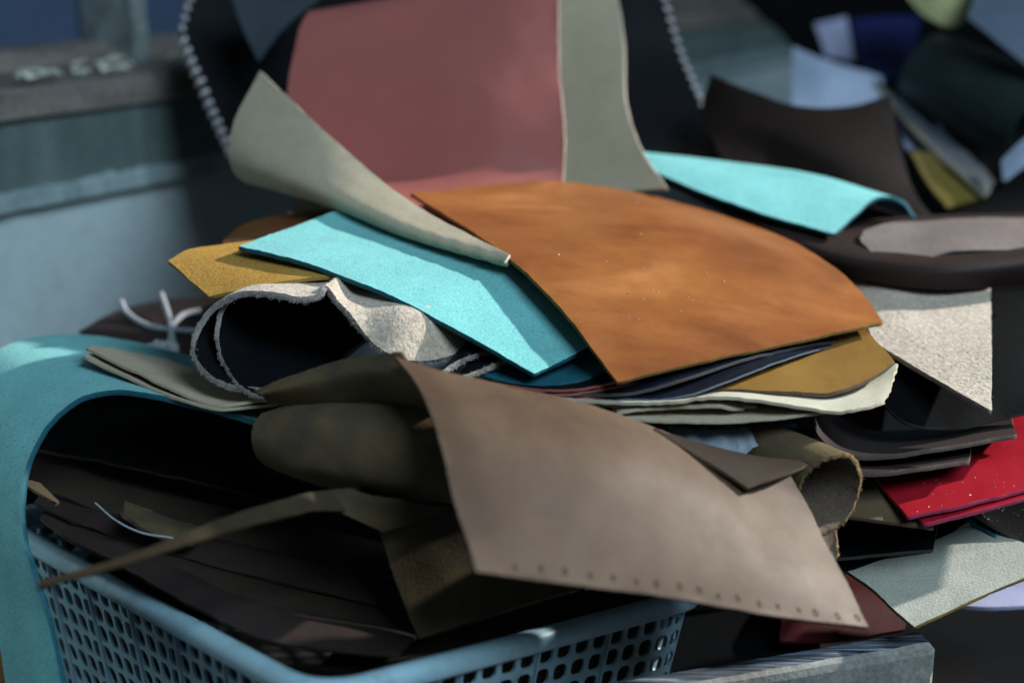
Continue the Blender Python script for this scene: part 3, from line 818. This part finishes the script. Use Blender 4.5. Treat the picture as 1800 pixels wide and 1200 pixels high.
bkp = sheet('black_dusty_piece', 'black leather piece sprinkled with white dust beside the red sheets',
    coons([(1712,900,.792),(1770,935,.78),(1860,985,.765)],[(1700,885,.82),(1770,870,.82),(1860,850,.82)],[(1712,900,.792),(1700,885,.82)],[(1860,985,.765),(1860,850,.82)],20,12),
    ('black_soft','black_soft','grey_edge'))
specks(bkp, 40, 'lint_white', (0.0002,0.0006))
sheet('dull_red_piece', 'dull dark red leather piece lying low behind the stitched brown sheet',
    loft([[(1370,1125,.80),(1470,1125,.80),(1590,1105,.81)],[(1380,1060,.83),(1480,1030,.84),(1600,1040,.84)],[(1420,990,.88),(1490,1000,.88),(1560,1010,.88)]],20,14),
    ('dull_red','dull_red','dull_red'))
sheet('dark_gap_sheet', 'black sheet added to darken the gap between basket and stone slab',  # added sheet, its black stands for shade over the sunlit bench
    coons([(1060,1210,.80),(1300,1170,.80),(1440,1140,.80)],[(1060,1010,.92),(1300,1000,.92),(1440,1000,.92)],[(1060,1210,.80),(1060,1010,.92)],[(1440,1140,.80),(1440,1000,.92)],14,12),
    ('black_soft','black_soft','black_soft'))
sheet('lavender_cloth', 'lavender blue leather piece showing below the speckled grey suede',
    coons([(1680,1062,.82),(1740,1066,.82),(1850,1060,.83)],[(1690,1010,.88),(1760,1000,.88),(1850,990,.88)],[(1680,1062,.82),(1690,1010,.88)],[(1850,1060,.83),(1850,990,.88)],12,10),
    ('lavender','lavender','lavender'))
# brown suede tube
prof = [(1398,872,.722),(1420,832,.716),(1455,810,.714),(1488,806,.717),(1508,832,.722),(1507,872,.725),(1488,908,.724),(1462,930,.72),(1440,936,.717),(1415,925,.716)]
tube = sheet('brown_suede_tube', 'small brown suede tube with frayed golden rim beside the red sheets',
    loft([prof, back(prof,(-0.022,0.02,0.004)), back(prof,(-0.075,0.09,0.004))],80,20), ('suede_brown','olive_brown','suede_gold_edge'), th=0.0026, rough=0.0008)
fuzz(tube, 'v0', 'gold_fibre', 900, 0.002)
tip = sheet('brown_suede_tip', 'frayed golden brown suede tip hanging below the suede tube',
    coons([(1445,960,.712),(1460,985,.712),(1472,972,.714)],[(1420,925,.72),(1445,930,.722),(1466,925,.724)],[(1445,960,.712),(1420,925,.72)],[(1472,972,.714),(1466,925,.724)],12,10),
    ('suede_brown','suede_brown','suede_gold_edge'), rough=0.0008)
fuzz(tip, 'u1', 'gold_fibre', 200, 0.0018)
sheet('brown_corner_flap', 'dark brown leather corner lying on the stitched brown sheet beside the suede tube',  # pointed flap of leather that is deep brown in itself
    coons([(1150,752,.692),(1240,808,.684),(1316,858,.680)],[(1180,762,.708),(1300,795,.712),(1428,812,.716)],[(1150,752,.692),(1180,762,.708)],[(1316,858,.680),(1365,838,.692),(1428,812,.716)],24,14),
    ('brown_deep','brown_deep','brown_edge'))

# ------------------------------------------------------------------ left side
ol = ['olive backed leather sheet bent upward, upper of the pair on the turquoise arch', 'olive backed leather sheet with pink tip, lower of the pair on the turquoise arch']
fr = [(152,611,.80),(230,648,.775),(305,684,.752),(385,711,.735),(455,703,.735),(526,696,.738)]
bk = [(160,606,.81),(240,620,.83),(340,645,.83),(430,668,.82),(490,672,.815),(560,668,.81)]
sheet('olive_bent_sheet', ol[0], loft([fr,bk],50,16), ('olive_back','pink','olive_back'), th=0.0016)
fr = [(146,627,.794),(228,664,.77),(305,698,.748),(385,717,.734),(455,711,.734),(530,701,.737)]
bk = [(152,622,.80),(240,630,.83),(340,655,.83),(430,678,.82),(490,682,.815),(560,678,.81)]
sheet('olive_bent_sheet', ol[1], loft([fr,bk],50,16), ('olive_back','pink','olive_back'), th=0.0016)
fr = [(475,745,.735),(400,722,.742),(330,706,.748),(260,691,.752),(200,686,.755),(142,698,.752),(92,735,.745),(54,796,.735),(37,860,.725),(38,930,.715),(58,1010,.70),(84,1100,.69),(112,1215,.675)]
bk = [(520,650,.86),(400,640,.88),(320,622,.885),(240,600,.885),(150,588,.875),(60,592,.86),(0,612,.84),(-45,660,.82),(-65,740,.80),(-58,840,.775),(-38,940,.755),(-12,1060,.735),(12,1215,.715)]
sheet('turquoise_arch', 'big turquoise suede sheet arched over the basket and hanging down its side',
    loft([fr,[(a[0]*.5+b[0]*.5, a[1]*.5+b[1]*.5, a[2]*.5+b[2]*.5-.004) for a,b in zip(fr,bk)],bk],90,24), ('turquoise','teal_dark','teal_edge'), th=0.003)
sheet('mustard_sliver', 'mustard leather piece hanging behind the turquoise arch',
    coons([(-30,1220,.72),(30,1220,.72)],[(-40,980,.78),(10,980,.78)],[(-30,1220,.72),(-40,980,.78)],[(30,1220,.72),(10,980,.78)],6,10),
    ('mustard_smooth','mustard_smooth','mustard_edge'))
lp = sheet('brown_corded_piece', 'dark brown leather flap lying behind the olive pair, with white cords on it',
    coons([(140,582,.93),(230,610,.915),(330,645,.90)],[(215,540,.98),(290,526,.985),(400,520,.98)],[(140,582,.93),(180,558,.955),(215,540,.98)],[(330,645,.90),(400,520,.98)],22,14),
    ('dark_brown','dark_brown','dark_brown_edge'), bulge=0.004)
for nm, pts, lab in (('white_string', [(212,528,.95),(222,548,.945),(255,570,.935),(300,579,.928),(352,582,.92)], 'white cord curving across the dark brown flap'),
                     ('white_string', [(283,516,.955),(296,555,.935),(304,600,.915),(318,640,.90)], 'straight white cord running down over the curved cord'),
                     ('white_string', [(352,546,.95),(322,553,.944),(306,570,.934),(300,592,.92),(302,630,.905)], 'looped white cord bending beside the straight one')):
    V, F = tube_geo([P(*p) for p in pts], 0.0020, 40, 8)
    tag(mesh_obj(nm, V, F, 'cord_white', None, True), lab, 'cord')
V, F = [], []
cc = P(283,618,.905); nlat, nlon = 12, 18
for a in range(nlat+1):
    for b in range(nlon):
        th, ph = math.pi*a/nlat, 2*math.pi*b/nlon
        d = Vector((math.sin(th)*math.cos(ph), math.sin(th)*math.sin(ph), math.cos(th)))
        r = 0.008*(1+0.55*noise.noise(d*2.3)+0.3*noise.noise(d*6))
        V.append(cc+Vector((d.x*r*1.2, d.y*r, d.z*r*0.8)))
for a in range(nlat):
    for b in range(nlon):
        F.append((a*nlon+b, a*nlon+(b+1)%nlon, (a+1)*nlon+(b+1)%nlon, (a+1)*nlon+b))
tag(mesh_obj('tissue_scrap', V, F, 'tissue'), 'small crumpled white tissue scrap beside the cords', 'tissue')

# ------------------------------------------------------------------ foreground brown sheets
brown = sheet('stitched_brown_sheet', 'large greyish brown leather sheet with row of stitch holes along its lower edge',
    coons([(838,1003,.600),(1000,1028,.612),(1180,1050,.627),(1350,1078,.645),(1526,1101,.665)],
          [(697,627,.670),(760,645,.668),(850,668,.675),(1000,703,.685),(1120,738,.695),(1250,792,.702),(1385,828,.706)],
          [(838,1003,.600),(800,880,.615),(775,780,.630),(742,690,.650),(697,627,.670)],
          [(1526,1101,.665),(1490,1025,.680),(1452,955,.690),(1418,885,.700),(1385,828,.706)],80,60),
    ('brown','olive_brown','brown_edge'), bulge=0.010, wob=0.0014, wf=14, th=0.0024)
for k in range(17):
    u = 0.10+0.875*(k+random.uniform(-.12,.12))/16
    p, n = at(brown, min(u,.985), 0.045+random.uniform(-.005,.005))
    a = n.cross(Vector((0,0,1))).normalized(); b = n.cross(a)
    V = []; m = 10
    js = random.uniform(.75,1.15)
    for rr, hgt in ((0.0017*js,0.00005),(0.0012*js,0.00022),(0.0007*js,-0.0001)):
        for t in range(m):
            an = t/m*6.283; q = rr*(1+.15*noise.noise(Vector((k,t,rr*1000))))
            V.append(p+a*math.cos(an)*q*0.8+b*math.sin(an)*q*1.1+n*hgt)
    F = [(i*m+t, i*m+(t+1)%m, (i+1)*m+(t+1)%m, (i+1)*m+t) for i in (0,1) for t in range(m)]+[tuple(2*m+t for t in range(m))]
    mesh_obj('stitch_hole', V, F, 'brown_hole', brown.o)
sheet('brown_lifted_edge', 'dark olive brown leather with ragged tip folded under the stitched brown sheet',
    loft([[(470,710,.725),(560,718,.715),(660,722,.705),(780,726,.68)],[(458,692,.715),(540,676,.705),(640,660,.69),(752,680,.662)],[(446,686,.722),(520,656,.714),(600,632,.702),(705,618,.678)]],40,16),
    ('olive_brown','olive_brown','olive_brown_edge'), rough=0.0004)
sheet('olive_brown_bolster', 'dark olive brown leather sheet rolled like a bolster below the stitched brown sheet',
    loft([[(505,735,.775),(470,715,.745),(447,735,.715),(440,766,.706),(452,802,.712),(485,826,.75)],
          [(540,712,.755),(535,707,.715),(520,735,.697),(516,775,.692),(520,826,.696),(545,846,.735)],
          [(660,712,.74),(660,706,.70),(655,740,.681),(655,790,.676),(655,850,.680),(660,868,.715)],
          [(830,712,.72),(830,706,.69),(830,750,.668),(830,815,.662),(830,876,.666),(830,894,.70)]],60,40),
    ('olive_brown','black_soft','olive_brown_edge'), wob=0.0022, wf=26)
sheet('basket_brown_panel', 'olive brown leather panel with square corner leaning inside the basket',
    coons([(737,1122,.675),(850,1085,.68),(1020,1035,.695)],[(667,934,.70),(740,912,.70),(840,885,.70)],[(737,1122,.675),(700,1030,.687),(667,934,.70)],[(1020,1035,.695),(840,885,.70)],26,20),
    ('olive_brown','olive_brown','brown_edge'))
sheet('olive_brown_tongue', 'small olive brown leather tongue between the bolster and the basket panel',
    coons([(560,885,.672),(610,905,.676),(672,935,.685)],[(610,862,.675),(680,875,.68),(800,892,.69)],[(560,885,.672),(610,862,.675)],[(672,935,.685),(740,912,.69),(800,892,.69)],18,10),
    ('olive_brown','olive_brown','olive_brown_edge'))
sheet('narrow_brown_strap', 'narrow brown leather strap crossing over the basket rim, tapering to its end',
    loft([[(66,1034,.615),(200,996,.618),(330,955,.625),(450,918,.64),(560,897,.66),(650,905,.69),(760,925,.73)],[(66,1022,.618),(200,983,.622),(320,938,.63),(430,896,.645),(550,864,.665),(650,856,.695),(760,860,.735)]],50,8),
    ('strap_brown','strap_brown','strap_brown'), th=0.0016)

# ------------------------------------------------------------------ scraps filling the basket
def slab(name, label, pts, bk, mats, th=0.0024, **k):
    return sheet(name, label, loft([pts, bk], 44, 14), mats, th=th, **k)
slab('dark_draped_sheet', 'near black leather sheet draped behind the scraps that fill the basket',
     [(30,1010,.92),(300,1080,.90),(700,1130,.86),(1100,1080,.86),(1500,1060,.88)],[(60,690,.93),(350,690,.93),(700,680,.92),(1100,690,.90),(1560,700,.90)],('black_soft','black_soft','black_soft'))
sheet('hidden_light_blocker', 'unseen black sheet added inside the heap to block the sunlight',  # out of sight, added to keep the key light out of the basket
    loft([[(980,1010,.80),(1150,1030,.75),(1190,1040,.72)],[(960,850,.84),(1100,850,.78),(1180,850,.735)],[(960,720,.88),(1080,735,.80),(1150,750,.74)]],16,16), ('black_soft','black_soft','black_soft'))
order = ('first', 'second', 'third', 'fourth', 'fifth')
strips = [([(50,790,.83),(200,815,.80),(400,862,.78),(600,905,.765),(780,940,.76)], [(120,705,.87),(300,712,.86),(480,760,.83),(640,810,.81),(800,850,.80)], 'black_soft'),
          ([(45,850,.815),(150,885,.79),(320,935,.765),(520,985,.75),(760,1030,.745)], [(60,800,.84),(220,840,.82),(400,885,.80),(600,925,.79),(800,960,.78)], 'olive_dark'),
          ([(60,880,.80),(180,935,.765),(330,985,.74),(500,1030,.725),(740,1075,.72)], [(80,855,.82),(220,895,.80),(380,945,.78),(560,985,.77),(780,1030,.76)], 'dark_brown'),
          ([(70,905,.79),(170,965,.75),(300,1030,.715),(460,1085,.69),(720,1120,.69)], [(90,880,.81),(210,930,.78),(350,985,.755),(540,1030,.745),(760,1080,.73)], 'olive_dark'),
          ([(110,945,.765),(210,1000,.73),(350,1070,.695),(480,1122,.668),(700,1150,.66)], [(130,915,.79),(250,970,.76),(400,1030,.73),(560,1075,.71),(740,1110,.70)], 'dark_brown')]
for k,(fr,bk,mt) in enumerate(strips):
    slab('basket_scrap', 'long dark leather strip in the basket, %s down from the turquoise arch' % order[k], fr, bk,
         (mt,'black_soft','olive_brown_edge' if k in (1,3) else 'olive_dark'), group='scraps filling the basket', wob=0.004, wf=14, bulge=0.006, rough=0.0006)
slab('short_basket_scrap', 'short dark brown leather offcut lying by the white wire in the basket',
     [(215,905,.745),(270,935,.735),(340,948,.732)], [(222,880,.77),(290,905,.765),(370,930,.76)], ('olive_brown','black_soft','olive_brown_edge'), wob=0.003, rough=0.0006)
slab('basket_scrap', 'long dark brown strip lying along the basket front rim',
     [(560,1175,.68),(700,1162,.685),(850,1125,.70),(1000,1085,.72),(1200,1050,.76)],[(600,1130,.70),(720,1115,.71),(860,1075,.725),(1010,1040,.74),(1200,1010,.78)],('olive_dark','olive_dark','olive_dark'), group='scraps filling the basket')
slab('tan_tip_scrap', 'small pale tan leather tip catching light inside the turquoise arch',
     [(44,850,.77),(65,862,.762),(100,882,.752)],[(50,842,.775),(70,848,.775),(104,880,.755)],('tan_tip','tan_tip','tan_tip'), th=0.002)
V, F = tube_geo([P(167,883,.73),P(205,915,.715),P(250,936,.708),P(305,945,.705)], 0.00045, 40, 6)
tag(mesh_obj('white_wire', V, F, 'wire', None, True), 'thin white wire curving over dark scraps in the basket', 'wire')

# ------------------------------------------------------------------ basket
KB, LB, RB = P(552,1222,.61), P(50,948,.82), P(1222,1044,.76)
e1 = (LB-KB); l1 = e1.length*1.25; e1.normalize()
e2 = (RB-KB); l2 = e2.length*1.09; e2.normalize()
dn = e1.cross(e2); dn = dn.normalized()
if dn.z > 0: dn = -dn
def rim_path(inset, n_c=10):
    """closed outline of the basket mouth, corners rounded"""
    cs = [KB, KB+e2*l2, KB+e2*l2+e1*l1, KB+e1*l1]
    cen = sum(cs, Vector((0,0,0)))/4
    R = 0.028
    pts = []
    for i in range(4):
        c = cs[i]; a = (cs[i-1]-c).normalized(); b = (cs[(i+1)%4]-c).normalized()
        ci = c + (a+b)*inset
        p0, p2 = ci+a*R, ci+b*R
        for k in range(n_c+1):
            t = k/n_c
            pts.append(p0*(1-t)**2 + ci*2*t*(1-t) + p2*t*t)
    return pts
basket = link(bpy.data.objects.new('plastic_basket', None)); basket.location = KB+dn*0.12
tag(basket, 'pale blue plastic basket with pierced sides full of leather scraps', 'basket')
def resample(pts, step):
    L = [0]
    P2 = pts+[pts[0]]
    for i in range(1,len(P2)): L.append(L[-1]+(P2[i]-P2[i-1]).length)
    n = int(L[-1]/step); out=[]; i=0
    for k in range(n):
        s = L[-1]*k/n
        while L[i+1] < s: i += 1
        out.append(P2[i].lerp(P2[i+1], (s-L[i])/(L[i+1]-L[i])))
    return out
cell = 0.0122
top = resample(rim_path(0.004), cell)
nP = len(top)
cenT = sum(top, Vector((0,0,0)))/nP
HT = 0.115
def wallp(s, h):
    """point on the tapered side: s in cells round the mouth, h down"""
    i = int(math.floor(s))%nP; f = s-math.floor(s)
    p = top[i].lerp(top[(i+1)%nP], f)
    inw = (cenT-p); inw -= dn*inw.dot(dn); inw.normalize()
    return p + dn*h + inw*h*0.20
rows_n = 8; h0 = 0.0085
def hole(k0, m=16):
    pts = []
    for t in range(m):
        an = 2*math.pi*(t+0.5)/m
        c_, s_ = math.cos(an), math.sin(an)
        e = 6.0 if (c_*s_ > 0) else 2.2        # two square and two round corners
        r = (abs(c_)**e+abs(s_)**e)**(-1/e)
        pts.append((0.5+0.375*r*c_, 0.5+0.39*r*s_))
    return pts
HP = hole(0)
def square_pts(m=16):
    out = []
    for t in range(m):
        an = 2*math.pi*(t+0.5)/m; c_, s_ = math.cos(an), math.sin(an)
        r = 0.5/max(abs(c_),abs(s_)); out.append((0.5+r*c_, 0.5+r*s_))
    return out
SQ = square_pts()
nside = [(0, nP)]
# four side panels: split the outline in equal runs of cells
bounds = []
corner_ids = []
for c in [KB, KB+e2*l2, KB+e2*l2+e1*l1, KB+e1*l1]:
    corner_ids.append(min(range(nP), key=lambda i: (top[i]-c).length))
corner_ids.sort()
for q in range(4):
    a, b = corner_ids[q], corner_ids[(q+1)%4]
    if b <= a: b += nP
    V, F = [], []
    def outw(s):
        p = wallp(s, 0.03); p1 = wallp(s+0.4, 0.03); p2 = wallp(s, 0.04)
        n = (p1-p).cross(p2-p).normalized()
        if n.dot(p-cenT) < 0: n = -n
        return n
    for ci in range(a, b):
        for r in range(rows_n):
            hp = ci % 1
            pts_o = [wallp(ci+x, h0+(r+y)*cell) for x,y in SQ]
            pts_h = [wallp(ci+x, h0+(r+y)*cell) for x,y in HP]
            n = outw(ci+.5)*0.0016
            i0 = len(V); m = 16
            V += pts_o + pts_h + [p-n for p in pts_o] + [p-n for p in pts_h]
            for t in range(m):
                t2 = (t+1)%m
                F.append((i0+t,i0+t2,i0+m+t2,i0+m+t))
                F.append((i0+3*m+t,i0+3*m+t2,i0+2*m+t2,i0+2*m+t))
                F.append((i0+m+t,i0+m+t2,i0+3*m+t2,i0+3*m+t))
            # close the corners of the cell
            cor = [wallp(ci+x, h0+(r+y)*cell) for x,y in ((1,1),(0,1),(0,0),(1,0))]
            j0 = len(V); V += cor + [p-n for p in cor]
            for k,(ta,tb) in enumerate(((1,2),(5,6),(9,10),(13,14))):
                F.append((i0+ta, j0+k, i0+tb)); F.append((i0+2*m+ta, i0+2*m+tb, j0+4+k))
    mesh_obj('side_panel', V, F, 'basket_blue', basket)
    # plain foot band and ribs
    V, F = [], []
    for k,ci in enumerate(range(a, b+1)):
        n = outw(ci)*0.0016
        for hh in (h0+rows_n*cell, HT):
            V += [wallp(ci,hh), wallp(ci,hh)-n]
        if k:
            o_ = (k-1)*4
            F += [(o_,o_+4,o_+6,o_+2),(o_+1,o_+3,o_+7,o_+5),(o_+2,o_+6,o_+7,o_+3)]
    mesh_obj('foot_band', V, F, 'basket_blue', basket)
    for ci in range(a+2, b-1, 4):
        V, F = [], []
        for hh in (h0, HT):
            for s_, e_ in ((-.07,0.0003),(-.045,0.0016),(.045,0.0016),(.07,0.0003)):
                V.append(wallp(ci+s_, hh)+outw(ci)*e_)
        F = [(k,k+1,k+5,k+4) for k in range(3)]
        mesh_obj('rib', V, F, 'basket_blue', basket)
for q,(a_,b_) in enumerate(((corner_ids[0]-26, corner_ids[0]+2),(corner_ids[0]+1, corner_ids[0]+18))):  # dark liners added so no lit surface shows through the holes
    rows2 = []
    for hh in (0.012, 0.05, 0.10):
        row = []
        for k in range(12):
            s_ = a_+(b_-a_)*k/11
            p = wallp(s_, hh); iw = (cenT-p); iw -= dn*iw.dot(dn); iw.normalize()
            row.append(p+iw*(0.006+0.003*noise.noise(Vector((k*.7,hh*40,q)))))
        rows2.append(row)
    sheet('basket_scrap', ('dark leather liner added behind the long pierced side to keep its holes dark','dark leather liner added behind the short pierced side to keep its holes dark')[q],
        loft(rows2, 40, 14), ('dark_brown','dark_brown','dark_brown'), group='scraps filling the basket')
# rim: a rounded lip swept round the mouth
prof = [(0.0005,0.0095),(0.0032,0.0092),(0.0044,0.0075),(0.0042,0.003),(0.0028,0.0004),(0.000,-0.0010),(-0.004,-0.0006),(-0.0065,0.0014),(-0.0078,0.005),(-0.0085,0.0125),(-0.0055,0.013)]
rp = resample(rim_path(0.004, 16), 0.004); nr = len(rp); V=[]; F=[]; m=len(prof)
for i,p in enumerate(rp):
    t = (rp[(i+1)%nr]-rp[i-1]).normalized(); o_ = t.cross(dn).normalized()
    if o_.dot(p-cenT) < 0: o_ = -o_
    for (a,b) in prof: V.append(p+o_*a+dn*b)
for i in range(nr):
    for k in range(m-1):
        F.append((i*m+k, i*m+k+1, ((i+1)%nr)*m+k+1, ((i+1)%nr)*m+k))
mesh_obj('rim', V, F, 'basket_blue', basket, True)
V = [wallp(k, HT-0.001) for k in range(nP)]
mesh_obj('bottom', V, [tuple(range(nP))], 'basket_blue', basket)

# ------------------------------------------------------------------ stone slab
def onz(px, py, z):
    d = P(px,py,1)-CAM; return CAM+d*((z-CAM.z)/d.z)
zt = 0.100
A, B, C = onz(1640,1134,zt), onz(1255,1200,zt), onz(1606,1104,zt)
ux = (B-A).normalized(); uy = (C-A); wdt = uy.length; uy.normalize()
ln_ = (B-A).length*1.9
bev = 0.004
slab_e = link(bpy.data.objects.new('stone_slab', None)); slab_e.location = (A.x, A.y, 0)
tag(slab_e, 'grey granite slab with scratched dark top standing in front of the basket', 'stone slab')
nx = 60
V, F = [], []
for i in range(nx+1):
    s = ln_*i/nx
    j1 = 0.0012*noise.noise(Vector((s*60,0,0)))
    e = bev*(1 if i else 1.0)
    base = A+ux*(s if i else 0.0)
    V += [base+uy*(bev+j1), base+uy*(wdt*0.5)+Z*0.0005, base+uy*(wdt-bev)]
for i in range(nx):
    for k in range(2): F.append((i*3+k,i*3+k+1,(i+1)*3+k+1,(i+1)*3+k))
mesh_obj('top_face', V, F, 'slab_top', slab_e, True)
V, F = [], []
for i in range(nx+1):
    s = ln_*i/nx; j1 = 0.0012*noise.noise(Vector((s*60,0,0)))
    base = A+ux*s
    V += [base+uy*(bev+j1), base+uy*(bev*.3)-Z*bev*.4, base-Z*bev*1.3, Vector((base.x,base.y,0.0))]
for i in range(nx):
    for k in range(3): F.append((i*4+k,(i+1)*4+k,(i+1)*4+k+1,i*4+k+1))
# end face
i0 = len(V)
V += [A+uy*bev, A-ux*0.003+uy*(bev*.6)-Z*bev, A+uy*(wdt-bev), A-ux*0.003+uy*(wdt-bev)-Z*bev,
      Vector((A.x,A.y,0))-ux*0.003+uy*(bev*.6), Vector((A.x,A.y,0))-ux*0.003+uy*(wdt-bev), A-Z*bev*1.3, Vector((A.x,A.y,0))]
F += [(i0,i0+1,i0+3,i0+2),(i0+1,i0+4,i0+5,i0+3),(i0,i0+6,i0+1),(i0+6,i0+7,i0+4,i0+1)]
V += [A+uy*(wdt-bev), A+ux*ln_+uy*(wdt-bev), Vector((A.x,A.y,0))+ux*ln_+uy*(wdt-bev), Vector((A.x,A.y,0))+uy*(wdt-bev)]
F.append((len(V)-4,len(V)-3,len(V)-2,len(V)-1))
mesh_obj('stone_body', V, F, 'granite', slab_e)
